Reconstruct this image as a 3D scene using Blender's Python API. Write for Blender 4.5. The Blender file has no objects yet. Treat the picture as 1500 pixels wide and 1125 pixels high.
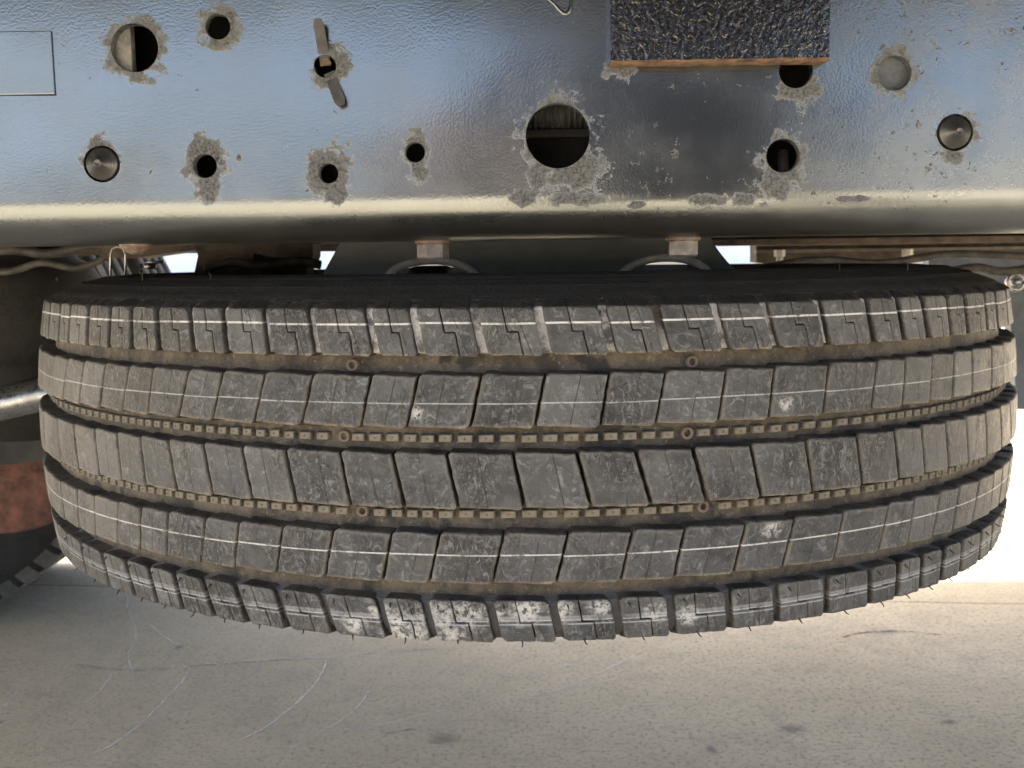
import bpy, math, random
from math import sin, cos, pi, radians, atan2, hypot, sqrt
from mathutils import Vector, Matrix, noise
from mathutils.geometry import delaunay_2d_cdt
random.seed(7)
S = bpy.context.scene
COL = S.collection

# ------------------------------------------------------------------ camera
TZ = 0.60                                   # height of the spare tyre's centre
F = 1600.0
CAMP = Vector((0.0, -1.238, TZ + 0.1497))
RM = (Matrix.Rotation(0.0122, 3, 'Z') @ Matrix.Rotation(-0.1134, 3, 'X') @ Matrix.Rotation(0.0134, 3, 'Y'))
cd = bpy.data.cameras.new('camera')
cam = bpy.data.objects.new('camera', cd); COL.objects.link(cam)
rx, fy, uz = RM.col[0], RM.col[1], RM.col[2]
m3 = Matrix((rx, uz, -fy)).transposed()
cam.matrix_world = Matrix.Translation(CAMP) @ m3.to_4x4()
cd.sensor_width = 36; cd.lens = 36 * F / 1500; cd.clip_start = 0.02; cd.clip_end = 2000
S.camera = cam
cd.dof.use_dof = True; cd.dof.focus_distance = 0.80; cd.dof.aperture_fstop = 16.0

# ------------------------------------------------------------------ sky, sun, exposure
SUN_EL, SUN_AZ = radians(50), radians(170)    # azimuth measured from +x towards +y
W = bpy.data.worlds.new('World'); S.world = W; W.use_nodes = True
wn = W.node_tree
bg = wn.nodes['Background']
sk = wn.nodes.new('ShaderNodeTexSky'); sk.sky_type = 'NISHITA'; sk.sun_disc = False
sk.air_density = 0.75; sk.dust_density = 6.0; sk.ozone_density = 0.6; sk.sun_elevation = SUN_EL; sk.sun_rotation = pi / 2 - SUN_AZ
wn.links.new(sk.outputs[0], bg.inputs[0]); bg.inputs[1].default_value = 0.15
sd = bpy.data.lights.new('sun', 'SUN'); sd.energy = 4.0; sd.angle = radians(0.5); sd.color = (1, 0.96, 0.91)
sun = bpy.data.objects.new('sun', sd); COL.objects.link(sun)
dv = Vector((cos(SUN_EL) * cos(SUN_AZ), cos(SUN_EL) * sin(SUN_AZ), sin(SUN_EL)))
sun.rotation_euler = dv.to_track_quat('Z', 'Y').to_euler(); sun.location = (-6, 1, 8)
S.view_settings.view_transform = 'Standard'; S.view_settings.look = 'None'
S.view_settings.exposure = 2.5; S.view_settings.gamma = 1
S.render.engine = 'CYCLES'
S.cycles.max_bounces = 8; S.cycles.diffuse_bounces = 4; S.cycles.glossy_bounces = 4; S.cycles.transparent_max_bounces = 8
S.cycles.use_adaptive_sampling = True; S.cycles.use_denoising = True

# ------------------------------------------------------------------ helpers
def ray(u, v):
    return RM @ Vector(((u - 750) / F, 1, (562.5 - v) / F))
def at(u, v, Y):                            # point of the photo on the vertical plane y = Y
    d = ray(u, v); t = (Y - CAMP.y) / d.y
    return CAMP + d * t
def atz(u, v, Z=0.0):
    d = ray(u, v); t = (Z - CAMP.z) / d.z
    return CAMP + d * t
R0 = 0.51
def crown(z): return R0 - 0.0076 * (z / 0.1) ** 2
def phi_at(u, v, dr=0.0):                   # angle and height of a point on the tread (wheel coordinates)
    d = ray(u, v); r = R0 - dr
    for _ in range(6):
        a = d.x ** 2 + d.y ** 2; b = CAMP.x * d.x + CAMP.y * d.y; c = CAMP.x ** 2 + CAMP.y ** 2 - r * r
        q = b * b - a * c
        t = (-b - sqrt(q)) / a if q > 0 else -b / a
        p = CAMP + d * t
        z = p.z - TZ; r = crown(z) - dr
    return atan2(-p.y, -p.x) % (2 * pi), z
def cyl(phi, r, z): return (-r * cos(phi), -r * sin(phi), z)
def tag(o, label=None, cat=None, group=None, kind=None):
    if label: o['label'] = label
    if cat: o['category'] = cat
    if group: o['group'] = group
    if kind: o['kind'] = kind
    return o
def empty(name, loc=(0, 0, 0), **k):
    o = bpy.data.objects.new(name, None); COL.objects.link(o); o.location = loc; o.empty_display_size = 0.1
    return tag(o, **k)
def link(name, me, mat, parent=None, loc=(0, 0, 0)):
    o = bpy.data.objects.new(name, me); COL.objects.link(o); o.location = loc
    if mat is not None and not me.materials:
        for m in (mat if isinstance(mat, (list, tuple)) else [mat]): me.materials.append(m)
    if parent is not None: o.parent = parent
    return o
class MB:
    def __init__(s): s.v = []; s.f = []; s.mi = []; s.sm = []; s.at = {}
    def add(s, vs, fs, mi=0, smooth=False, **attrs):
        b = len(s.v); s.v += [tuple(p) for p in vs]
        for f in fs: s.f.append(tuple(i + b for i in f)); s.mi.append(mi); s.sm.append(smooth)
        for k, vals in attrs.items():
            l = s.at.setdefault(k, [0.0] * b); l += [0.0] * (b - len(l)); l += list(vals)
    def box(s, lo, hi, mi=0, bev=0.0):
        (x0, y0, z0), (x1, y1, z1) = lo, hi
        if bev <= 0:
            v = [(x, y, z) for x in (x0, x1) for y in (y0, y1) for z in (z0, z1)]
            s.add(v, [(0, 1, 3, 2), (4, 6, 7, 5), (0, 4, 5, 1), (2, 3, 7, 6), (0, 2, 6, 4), (1, 5, 7, 3)], mi); return
        import bmesh
        bm = bmesh.new(); bmesh.ops.create_cube(bm, size=1)
        for p in bm.verts: p.co = Vector(((x0 + x1) / 2 + p.co.x * (x1 - x0), (y0 + y1) / 2 + p.co.y * (y1 - y0), (z0 + z1) / 2 + p.co.z * (z1 - z0)))
        bmesh.ops.bevel(bm, geom=bm.edges[:], offset=bev, segments=2, affect='EDGES', profile=0.6)
        bm.verts.index_update()
        s.add([p.co for p in bm.verts], [[q.index for q in f.verts] for f in bm.faces], mi, True); bm.free()
    def tube(s, pts, r, n=12, mi=0, cap=True, smooth=True):
        pts = [Vector(p) for p in pts]; rs = r if isinstance(r, (list, tuple)) else [r] * len(pts)
        vs = []; fs = []; up = None
        for i, p in enumerate(pts):
            t = (pts[min(i + 1, len(pts) - 1)] - pts[max(i - 1, 0)]).normalized()
            if up is None: up = t.orthogonal().normalized()
            up = (up - t * up.dot(t)).normalized(); w = t.cross(up)
            for k in range(n):
                a = 2 * pi * k / n; vs.append(p + (up * cos(a) + w * sin(a)) * rs[i])
        for i in range(len(pts) - 1):
            for k in range(n): fs.append((i * n + k, i * n + (k + 1) % n, (i + 1) * n + (k + 1) % n, (i + 1) * n + k))
        if cap: fs += [tuple(range(n))[::-1], tuple((len(pts) - 1) * n + k for k in range(n))]
        s.add(vs, fs, mi, smooth)
    def lathe(s, prof, n, axis='z', a0=0, a1=2 * pi, mi=0, c=(0, 0, 0), attr=None, smooth=True):
        full = abs(a1 - a0 - 2 * pi) < 1e-6; m = n if full else n + 1
        vs = []; fs = []; av = []
        for k in range(m):
            a = a0 + (a1 - a0) * k / n
            for j, (r, z) in enumerate(prof):
                if axis == 'z': p = (r * cos(a), r * sin(a), z)
                elif axis == 'y': p = (r * cos(a), z, r * sin(a))
                else: p = (z, r * cos(a), r * sin(a))
                vs.append((p[0] + c[0], p[1] + c[1], p[2] + c[2]))
                if attr: av.append(attr[j])
        q = len(prof)
        for k in range(n):
            for j in range(q - 1):
                a, b = k * q + j, ((k + 1) % m) * q + j
                fs.append((a, b, b + 1, a + 1) if axis != 'y' else (a, a + 1, b + 1, b))
        if attr: s.add(vs, fs, mi, smooth, depth=av)
        else: s.add(vs, fs, mi, smooth)
    def prism(s, poly, Y0, Y1, mi=0):       # outline in x, z given an extent in y
        n = len(poly)
        vs = [(x, Y0, z) for x, z in poly] + [(x, Y1, z) for x, z in poly]
        fs = [tuple(range(n)), tuple(range(2 * n - 1, n - 1, -1))] + [(i, i + n, (i + 1) % n + n, (i + 1) % n) for i in range(n)]
        s.add(vs, fs, mi)
    def build(s, name, mat, parent=None, loc=(0, 0, 0), sharp=None):
        me = bpy.data.meshes.new(name); me.from_pydata(s.v, [], s.f); me.validate(clean_customdata=False)
        if len(me.polygons) == len(s.f):
            me.polygons.foreach_set('material_index', s.mi); me.polygons.foreach_set('use_smooth', s.sm)
        for k, vals in s.at.items():
            vals = vals + [0.0] * (len(s.v) - len(vals))
            a = me.attributes.new(k, 'FLOAT', 'POINT'); a.data.foreach_set('value', vals)
        if sharp: 
            me.polygons.foreach_set('use_smooth', [True] * len(me.polygons)); me.set_sharp_from_angle(angle=radians(sharp))
        me.update()
        return link(name, me, mat, parent, loc)

# ------------------------------------------------------------------ materials
class NT:
    def __init__(s, name):
        s.m = bpy.data.materials.new(name); s.m.use_nodes = True; s.t = s.m.node_tree
        s.b = s.t.nodes['Principled BSDF']; s.P = s.n('ShaderNodeTexCoord').outputs['Object']
    def n(s, typ, **kw):
        x = s.t.nodes.new(typ)
        for k, v in kw.items(): setattr(x, k, v)
        return x
    def put(s, sock, v):
        if hasattr(v, 'is_output') or hasattr(v, 'links'): s.t.links.new(v, sock)
        else:
            if sock.type == 'RGBA' and len(v) == 3: v = (*v, 1)
            sock.default_value = v
    def noise(s, scale, detail=6, rough=0.6, P=None, dist=0.0):
        x = s.n('ShaderNodeTexNoise'); x.inputs['Scale'].default_value = scale; x.inputs['Detail'].default_value = detail
        x.inputs['Roughness'].default_value = rough; x.inputs['Distortion'].default_value = dist
        s.put(x.inputs['Vector'], P or s.P); return x.outputs['Fac']
    def vor(s, scale, P=None, feat='F1'):
        x = s.n('ShaderNodeTexVoronoi', feature=feat); x.inputs['Scale'].default_value = scale
        s.put(x.inputs['Vector'], P or s.P); return x.outputs['Distance']
    def vm(s, op, a, b=None, c=None):
        x = s.n('ShaderNodeVectorMath', operation=op); s.put(x.inputs[0], a)
        if b is not None: s.put(x.inputs[1], b)
        if c is not None: s.put(x.inputs[2], c)
        return x.outputs['Value'] if op == 'LENGTH' else x.outputs[0]
    def ma(s, op, a, b=0.0, c=0.0, clamp=False):
        x = s.n('ShaderNodeMath', operation=op, use_clamp=clamp); s.put(x.inputs[0], a); s.put(x.inputs[1], b); s.put(x.inputs[2], c)
        return x.outputs[0]
    def step(s, v, lo, hi, a=0.0, b=1.0):
        x = s.n('ShaderNodeMapRange', interpolation_type='SMOOTHSTEP'); s.put(x.inputs['Value'], v)
        for k, q in (('From Min', lo), ('From Max', hi), ('To Min', a), ('To Max', b)): s.put(x.inputs[k], q)
        return x.outputs[0]
    def mix(s, f, a, b):
        x = s.n('ShaderNodeMix', data_type='RGBA'); s.put(x.inputs[0], f); s.put(x.inputs[6], a); s.put(x.inputs[7], b)
        return x.outputs[2]
    def mul(s, a, b):
        x = s.n('ShaderNodeMix', data_type='RGBA', blend_type='MULTIPLY'); x.inputs[0].default_value = 1; s.put(x.inputs[6], a); s.put(x.inputs[7], b)
        return x.outputs[2]
    def fm(s, f, a, b):
        x = s.n('ShaderNodeMix', data_type='FLOAT'); s.put(x.inputs[0], f); s.put(x.inputs[2], a); s.put(x.inputs[3], b)
        return x.outputs[0]
    def attr(s, name):
        x = s.n('ShaderNodeAttribute', attribute_name=name); return x.outputs['Fac']
    def sep(s, P=None):
        x = s.n('ShaderNodeSeparateXYZ'); s.put(x.inputs[0], P or s.P); return x.outputs
    def scale(s, v, P=None): return s.vm('MULTIPLY', P or s.P, v)
    def bump(s, h, dist, strength=1.0, nrm=None):
        x = s.n('ShaderNodeBump'); x.inputs['Distance'].default_value = dist; s.put(x.inputs['Strength'], strength); s.put(x.inputs['Height'], h)
        if nrm is not None: s.put(x.inputs['Normal'], nrm)
        return x.outputs[0]
    def patches(s, lst):                    # lst of (centre, radii): 0 in the middle of a patch, 1 at its rim
        acc = None
        for c, r in lst:
            sc = Vector((1 / r[0], 1 / r[1], 1 / r[2])); of = Vector((-c[0] * sc[0], -c[1] * sc[1], -c[2] * sc[2]))
            d = s.vm('LENGTH', s.vm('MULTIPLY_ADD', s.P, tuple(sc), tuple(of)))
            acc = d if acc is None else s.ma('MINIMUM', acc, d)
        return acc
    def out(s, color=None, rough=None, normal=None, metal=None, spec=None, coat=None, ior=None):
        for k, v in (('Base Color', color), ('Roughness', rough), ('Normal', normal), ('Metallic', metal), ('Specular IOR Level', spec), ('Coat Weight', coat), ('IOR', ior)):
            if v is not None: s.put(s.b.inputs[k], v)
        return s.m

YW = -0.43                                   # plane of the rail's outer face
def simple(name, c1, c2, rough=0.6, sc=30, bump=0.0006, metal=0.0, sc2=200, **k):
    t = NT(name); a = t.noise(sc, 8, 0.65); b = t.noise(sc2, 3)
    return t.out(t.mix(t.step(a, .3, .7), c1, c2), t.step(b, .2, .8, rough - .12, rough + .12), t.bump(t.ma('ADD', a, t.ma('MULTIPLY', b, .5)), bump), metal, **k)

def mat_rail(patch):
    t = NT('satin_black_chassis_paint')
    pm = t.patches(patch)
    n1 = t.noise(260, 6, .7); n2 = t.noise(70, 4, .6); n3 = t.noise(900, 3, .6); big = t.noise(9, 4, .6)
    rag = t.ma('ADD', pm, t.ma('MULTIPLY', t.ma('SUBTRACT', t.noise(210, 7, .8), .5), 1.9)); rag = t.ma('ADD', rag, t.ma('MULTIPLY', t.ma('SUBTRACT', n2, .5), 1.9))
    pat = t.ma('MULTIPLY', t.step(rag, .66, 1.06, 1, 0), t.step(t.noise(420, 5, .8), .34, .54, .4, 1))
    sx = t.sep()
    fl = t.noise(150, 4, .7)                 # stray flecks, denser towards the right
    dens = t.ma('MULTIPLY', t.step(sx[0], 0.02, 0.12), t.step(big, .40, .58)); low_ = t.step(sx[2], TZ + .245, TZ + .215)
    flk = t.step(t.ma('ADD', fl, t.ma('MULTIPLY', dens, .085)), .69, .73)
    pat = t.ma('MAXIMUM', pat, t.ma('MULTIPLY', flk, t.step(sx[2], TZ + .17, TZ + .20)))
    sm = t.ma('MAXIMUM', t.step(t.noise(60, 2), .70, .72), t.step(t.noise(170, 3), .70, .72))
    dust = t.step(t.noise(18, 6, .7), .35, .75)
    paint = t.mix(dust, (.010, .011, .012), (.026, .027, .028))
    grey_refl = t.ma('MULTIPLY', t.step(sx[0], .12, .34), t.step(t.noise(11, 6, .7), .30, .6)); paint = t.mix(grey_refl, paint, (.075, .077, .079))  # right end greyed in the colour, imitating a duller reflection
    # dust lies on the lower bend
    low = t.step(sx[2], TZ + .165, TZ + .20, 1, 0)
    paint = t.mix(t.ma('MULTIPLY', low, t.fm(n1, .35, .9)), paint, (.026, .025, .024))
    chip = t.mix(t.step(t.noise(460, 7, .8), .34, .66), (.03, .031, .033), (.185, .192, .20))
    c = t.mix(pat, paint, chip); c = t.mix(sm, c, (.03, .03, .035))
    r = t.fm(pat, t.ma('ADD', t.ma('ADD', t.fm(dust, .17, .25), t.ma('MULTIPLY', grey_refl, .10)), t.ma('MULTIPLY', low, .14)), .72)
    h = t.ma('ADD', t.ma('MULTIPLY', t.noise(560, 2, .5), .38), t.ma('MULTIPLY', n2, .10))
    h = t.ma('ADD', t.ma('MULTIPLY', h, .48), t.ma('MULTIPLY', pat, t.ma('SUBTRACT', t.ma('MULTIPLY', t.noise(300, 6, .75), 2.4), .8)))
    wav = t.noise(5, 2, .5)
    nr = t.bump(wav, .010, .5)
    t.b.inputs['Specular Tint'].default_value = (.86, .95, 1.0, 1)
    return t.out(c, r, t.bump(h, .0007, .7, nr), 0.0, ior=t.fm(pat, 2.75, 1.35))
def mat_wrinkle():
    t = NT('wrinkled_black_paint'); P = t.P
    n = t.noise(270, 3, .5, dist=.6); v = t.noise(120, 3, .5); m = t.step(t.noise(16, 3), .45, .62)
    h = t.ma('ADD', t.ma('MULTIPLY', n, 1.0), t.ma('MULTIPLY', v, 1.2))
    return t.out(t.mix(t.step(n, .4, .6), (.003, .003, .0035), (.010, .010, .011)), t.fm(m, .09, .15), t.bump(h, .00065, 1.0), ior=2.0)
def mat_rust_edge():
    t = NT('flame_cut_rust'); n = t.noise(1, 6, .7, P=t.scale((120, 60, 500))); m = t.noise(60, 5)
    c = t.mix(t.step(n, .35, .65), (.075, .045, .028), (.19, .12, .075)); c = t.mix(t.step(m, .62, .7), c, (.05, .035, .03))
    return t.out(c, .8, t.bump(n, .001))
WHEEL_PATCH = []
GROOVES = [(.0707 + .0831) / 2, 0]
def mat_block():
    t = NT('tread_rubber'); P = t.P; sp = t.sep()
    z = sp[2]
    dep = t.attr('depth'); edg = t.attr('edge'); seam = t.attr('seam')
    oi = t.n('ShaderNodeObjectInfo').outputs['Random']
    n = t.noise(45, 8, .7); fine = t.noise(420, 5, .7); st = t.noise(1, 5, .65, P=t.scale((300, 300, 60)))
    scuff = t.noise(95, 6, .75, dist=1.5)
    base = t.mix(t.step(n, .3, .7), (.022, .025, .028), (.080, .086, .091))
    base = t.mix(t.step(oi, .2, 1, 0, .55), base, (.125, .13, .133)); base = t.mix(t.step(t.ma('FRACT', t.ma('MULTIPLY', oi, 7.3)), .6, 1, 0, .45), base, (.035, .035, .035))
    base = t.mix(t.ma('MULTIPLY', t.step(scuff, .50, .70), .8), base, (.25, .265, .275))
    base = t.mix(t.ma('MULTIPLY', t.step(fine, .60, .74), .75), base, (.26, .26, .25))
    base = t.mix(t.ma('MULTIPLY', t.step(t.noise(160, 5, .8), .60, .70), .6), base, (.018, .018, .018))
    base = t.mix(t.ma('MULTIPLY', t.step(st, .55, .75), .35), base, (.17, .17, .165))
    flake = t.noise(1, 4, .7, P=t.scale((230, 230, 120)), dist=2.0)
    zone = t.step(t.noise(14, 4, .6), .45, .62)
    base = t.mix(t.ma('MULTIPLY', t.ma('MULTIPLY', t.step(flake, .54, .62), zone), .8), base, (.25, .25, .245))
    base = t.mix(t.ma('MULTIPLY', t.ma('MULTIPLY', t.step(flake, .46, .40, 0, 1), zone), .6), base, (.022, .022, .022))
    sl = t.ma('MULTIPLY', t.step(t.ma('ABSOLUTE', seam), .00022, .00045, 1, 0), t.step(t.noise(40, 4, .6), .40, .52))
    base = t.mix(t.ma('MULTIPLY', sl, .75), base, (.02, .02, .02))
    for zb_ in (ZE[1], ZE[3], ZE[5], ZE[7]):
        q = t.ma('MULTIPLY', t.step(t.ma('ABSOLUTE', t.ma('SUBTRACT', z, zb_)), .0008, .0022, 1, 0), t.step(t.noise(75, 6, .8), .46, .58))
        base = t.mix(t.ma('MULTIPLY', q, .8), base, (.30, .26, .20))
    # white and chalky spots on the lower shoulder
    wp = t.patches(WHEEL_PATCH)
    wr = t.ma('ADD', wp, t.ma('MULTIPLY', t.ma('SUBTRACT', t.noise(110, 6, .75), .5), 2.4))
    base = t.mix(t.ma('MULTIPLY', t.step(wr, .35, 1.15, .85, 0), t.step(t.noise(240, 6, .8), .42, .54)), base, (.58, .585, .57))
    # dirt along worn edges and in the grooves
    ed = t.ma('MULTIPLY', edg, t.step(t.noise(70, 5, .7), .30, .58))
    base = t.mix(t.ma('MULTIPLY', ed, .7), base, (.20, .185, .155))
    dirt = t.mix(t.step(n, .35, .65), (.038, .034, .028), (.10, .086, .066))
    wall = t.mix(t.step(t.noise(24, 5), .38, .62), (.012, .012, .012), dirt)
    wall = t.mix(t.step(dep, .5, 1), wall, dirt)
    inner = t.step(t.ma('ABSOLUTE', z), .1125, .113, 1, 0)
    wall = t.mix(inner, (.025, .026, .027), wall)
    c = t.mix(t.step(dep, .08, .3), base, wall)
    c = t.mix(t.step(t.ma('ABSOLUTE', z), .1176, .1180), c, t.mix(n, (.008, .0085, .009), (.024, .0245, .025)))
    # circumferential mould paint lines
    wob = t.ma('MULTIPLY', t.ma('SUBTRACT', t.noise(7, 3), .5), .0016)
    zz = t.ma('ADD', t.ma('ADD', z, wob), t.ma('MULTIPLY', t.ma('SUBTRACT', t.ma('FRACT', t.ma('MULTIPLY', oi, 13.7)), .5), .0011)); face = t.step(dep, .10, .3, 1, 0)
    for zc, w, k, cc in LINES:
        d = t.ma('ABSOLUTE', t.ma('SUBTRACT', zz, zc))
        l = t.ma('MULTIPLY', t.step(d, w * .6, w, 1, 0), t.step(t.noise(110, 6, .8), .36, .50, .12, 1))
        l = t.ma('MULTIPLY', l, t.fm(face, .45, 1.0))
        c = t.mix(t.ma('MULTIPLY', l, k), c, cc)
    h = t.ma('ADD', t.ma('MULTIPLY', scuff, .8), t.ma('MULTIPLY', fine, .35)); h = t.ma('ADD', h, t.ma('MULTIPLY', n, .5)); h = t.ma('ADD', h, t.ma('MULTIPLY', t.ma('MULTIPLY', flake, zone), 1.6)); h = t.ma('SUBTRACT', h, sl)
    r = t.fm(t.step(scuff, .4, .7), .36, .62)
    return t.out(c, r, t.bump(h, .0024, 1.0))
def mat_carcass():
    t = NT('groove_and_sidewall_rubber'); sp = t.sep()
    rr = t.vm('LENGTH', t.vm('MULTIPLY', t.P, (1, 1, 0)))
    az = t.ma('ABSOLUTE', sp[2])
    n = t.noise(40, 8, .7); f = t.noise(260, 5, .7); g = t.noise(900, 3)
    dirt = t.mix(t.step(n, .32, .68), (.030, .026, .020), (.125, .105, .078)); dirt = t.mix(t.ma('MULTIPLY', t.step(f, .56, .68), .6), dirt, (.24, .20, .15))
    dirt = t.mix(t.step(t.noise(28, 4, .6), .56, .64), dirt, (.022, .021, .02))
    chalk = t.mix(t.step(t.noise(90, 5, .7), .36, .56), (.12, .12, .118), (.60, .60, .59))
    band = t.ma('MULTIPLY', t.step(az, .0845, .088), t.step(sp[2], 0, .01)); 
    band = t.ma('MAXIMUM', t.ma('MULTIPLY', band, t.step(t.noise(9, 3), .34, .50)), 0.0)
    c = t.mix(band, dirt, chalk)
    band2 = t.ma('MULTIPLY', t.step(az, .0845, .088), t.step(sp[2], -.01, 0, 1, 0))
    c = t.mix(band2, c, t.mix(n, (.05, .053, .057), (.11, .113, .118)))
    side = t.mix(t.step(n, .35, .7), (.008, .0085, .009), (.020, .0205, .021))
    side = t.mix(t.step(t.noise(420, 2), .72, .75), side, (.2, .2, .19))
    c = t.mix(t.step(az, .1165, .1185), c, side)
    c = t.mix(t.step(rr, .478, .474), c, side)
    ring = t.ma('SINE', t.ma('MULTIPLY', rr, 2400))
    h = t.ma('ADD', t.ma('MULTIPLY', n, 2.5), t.ma('ADD', f, t.ma('MULTIPLY', ring, .10)))
    return t.out(c, .62, t.bump(h, .0016, .9))
def mat_stud():
    t = NT('muddy_groove_rubber'); n = t.noise(60, 6, .7); f = t.noise(350, 4)
    c = t.mix(t.step(n, .35, .65), (.085, .076, .060), (.18, .165, .132)); c = t.mix(t.step(f, .6, .7), c, (.05, .042, .033))
    return t.out(c, .85, t.bump(f, .0008))
def mat_concrete(stains):
    t = NT('weathered_concrete'); P = t.P
    a = t.noise(1.1, 6, .6); b = t.noise(14, 8, .72); c_ = t.noise(120, 6, .8); d = t.noise(330, 4, .7)
    st = t.noise(1, 6, .65, P=t.scale((60, 130, 60)))
    c = t.mix(t.step(a, .3, .7), (.53, .435, .28), (.70, .59, .405))
    c = t.mix(t.ma('MULTIPLY', t.step(b, .42, .72), .55), c, (.37, .32, .225))
    c = t.mix(t.ma('MULTIPLY', t.step(c_, .50, .64), .85), c, (.17, .15, .10))
    c = t.mix(t.ma('MULTIPLY', t.step(st, .56, .72), .45), c, (.17, .145, .10))
    c = t.mix(t.ma('MULTIPLY', t.step(d, .56, .70), .5), c, (.62, .56, .44))
    left_shade = t.ma('MULTIPLY', t.step(t.ma('ADD', t.sep()[0], t.ma('MULTIPLY', t.noise(1.6, 4), .9)), -.25, 1.0, 1, 0), .42); c = t.mix(left_shade, c, (.30, .26, .175))  # left ground darkened in the colour to imitate shade falloff
    c = t.mix(t.step(t.noise(48, 3, .6), .73, .76), c, (.08, .07, .06))
    s_ = t.patches(stains); s_ = t.ma('ADD', s_, t.ma('MULTIPLY', t.ma('SUBTRACT', t.noise(55, 6, .75), .5), 2.2))
    c = t.mix(t.ma('MULTIPLY', t.step(s_, .1, 1.2, 1, 0), .6), c, (.10, .09, .08))
    h = t.ma('ADD', t.ma('MULTIPLY', b, 2.0), t.ma('ADD', c_, t.ma('MULTIPLY', d, .5)))
    return t.out(c, .85, t.bump(h, .0040, .9))
def mat_scratch():
    t = NT('pale_scratched_concrete'); t.m.blend_method = 'HASHED' if hasattr(t.m, 'blend_method') else None
    n = t.noise(60, 6, .75); e = t.attr('edge')
    al = t.ma('MULTIPLY', t.step(n, .30, .56), t.step(e, 0, .8))
    t.put(t.b.inputs['Alpha'], t.ma('MULTIPLY', al, .55))
    return t.out((.76, .72, .62), .9)
def mat_crack():
    t = NT('dark_hairline_crack'); n = t.noise(45, 6, .75); e = t.attr('edge')
    t.put(t.b.inputs['Alpha'], t.ma('MULTIPLY', t.ma('MULTIPLY', t.step(n, .40, .58), t.step(e, 0, .6)), .8))
    return t.out((.10, .088, .07), .95)

# ------------------------------------------------------------------ ground
stain = []
for u, v, a, b in ((262, 948, .010, .014), (650, 1082, .03, .03), (1162, 1068, .028, .022), (1042, 1098, .01, .02), (1300, 926, .035, .012), (1390, 1058, .02, .012)):
    p = atz(u, v); stain.append(((p.x, p.y, 0), (a, b, 1)))
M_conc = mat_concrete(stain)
M_far = M_conc
g1, g2 = atz(75, 857), atz(1405, 883)
jd = (g2 - g1).normalized(); jn = Vector((-jd.y, jd.x, 0))
mb = MB(); mb.add([(-300, -300, -.03), (300, -300, -.03), (300, 300, -.03), (-300, 300, -.03)], [(0, 1, 2, 3)])
ground = mb.build('ground', simple('damp_earth_base', (.06, .05, .04), (.12, .10, .08), .9, 10, .004)); tag(ground, kind='structure')
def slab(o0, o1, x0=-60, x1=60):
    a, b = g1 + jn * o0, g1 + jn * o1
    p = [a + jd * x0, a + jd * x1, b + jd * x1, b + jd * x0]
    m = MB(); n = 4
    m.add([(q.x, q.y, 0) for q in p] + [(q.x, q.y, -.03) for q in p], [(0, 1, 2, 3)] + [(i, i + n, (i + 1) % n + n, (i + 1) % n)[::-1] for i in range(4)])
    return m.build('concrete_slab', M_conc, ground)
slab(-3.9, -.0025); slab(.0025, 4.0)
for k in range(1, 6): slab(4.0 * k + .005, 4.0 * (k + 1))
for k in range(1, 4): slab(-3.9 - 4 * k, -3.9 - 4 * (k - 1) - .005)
M_scr, M_crk = mat_scratch(), mat_crack()
def ribbon(pts, w, mat, name, z=.0006):
    P = [atz(u, v) for u, v in pts]; out = []
    for i in range(len(P) - 1):
        for k in range(8):
            t = k / 8; p0, p1, p2, p3 = P[max(i - 1, 0)], P[i], P[i + 1], P[min(i + 2, len(P) - 1)]
            out.append(.5 * ((2 * p1) + (p2 - p0) * t + (2 * p0 - 5 * p1 + 4 * p2 - p3) * t * t + (3 * p1 - p0 - 3 * p2 + p3) * t ** 3))
    out.append(P[-1]); vs = []; fs = []; e = []
    for i, p in enumerate(out):
        d = (out[min(i + 1, len(out) - 1)] - out[max(i - 1, 0)]).normalized(); nn = Vector((-d.y, d.x, 0))
        j = noise.noise(p * 40) * .0016; ww = w * 1.4 * (.6 + .9 * abs(noise.noise(p * 22))) * min(1, .3 + min(i, len(out) - 1 - i) / 4)
        for s_, ee in ((-1, 0), (0, 1), (1, 0)): q = p + nn * (j + s_ * ww); vs.append((q.x, q.y, z)); e.append(ee)
        if i:
            b = 3 * i; fs += [(b - 3, b - 2, b + 1, b), (b - 2, b - 1, b + 2, b + 1)]
    m = MB(); m.add(vs, fs, edge=e); return m.build(name, mat, ground)
for pts, w in (([(100, 976), (160, 981), (240, 978), (300, 973), (400, 966), (470, 964), (560, 957), (640, 951)], .0035),
               ([(0, 1043), (20, 1022), (40, 1010)], .003), ([(105, 1041), (130, 1026), (150, 1008), (164, 984)], .003),
               ([(60, 1118), (125, 1108), (170, 1088), (215, 1052), (245, 1022), (265, 1000), (280, 978)], .0035),
               ([(240, 1030), (275, 1040), (285, 1023)], .002), ([(335, 1092), (385, 1068), (420, 1042), (450, 1015), (470, 990), (480, 962)], .0035),
               ([(378, 1112), (430, 1095), (480, 1068), (520, 1040), (548, 1000)], .0025), ([(345, 1000), (375, 985), (382, 970)], .002),
               ([(200, 1000), (188, 960), (200, 925), (186, 890), (190, 872)], .0028), ([(218, 915), (240, 932), (262, 946)], .0028),
               ([(470, 1073), (540, 1066), (600, 1052), (680, 1035)], .0025), ([(560, 1075), (640, 1062), (700, 1044)], .002),
               ([(760, 1000), (820, 980), (860, 960)], .0025), ([(770, 1022), (830, 1008), (900, 975), (950, 952)], .0028),
               ([(600, 1010), (640, 990), (662, 972)], .002), ([(0, 884), (40, 886), (75, 891)], .006), ([(1350, 1045), (1420, 1052), (1490, 1046)], .002)):
    ribbon(pts, w, M_scr, 'scratch_mark')
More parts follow.
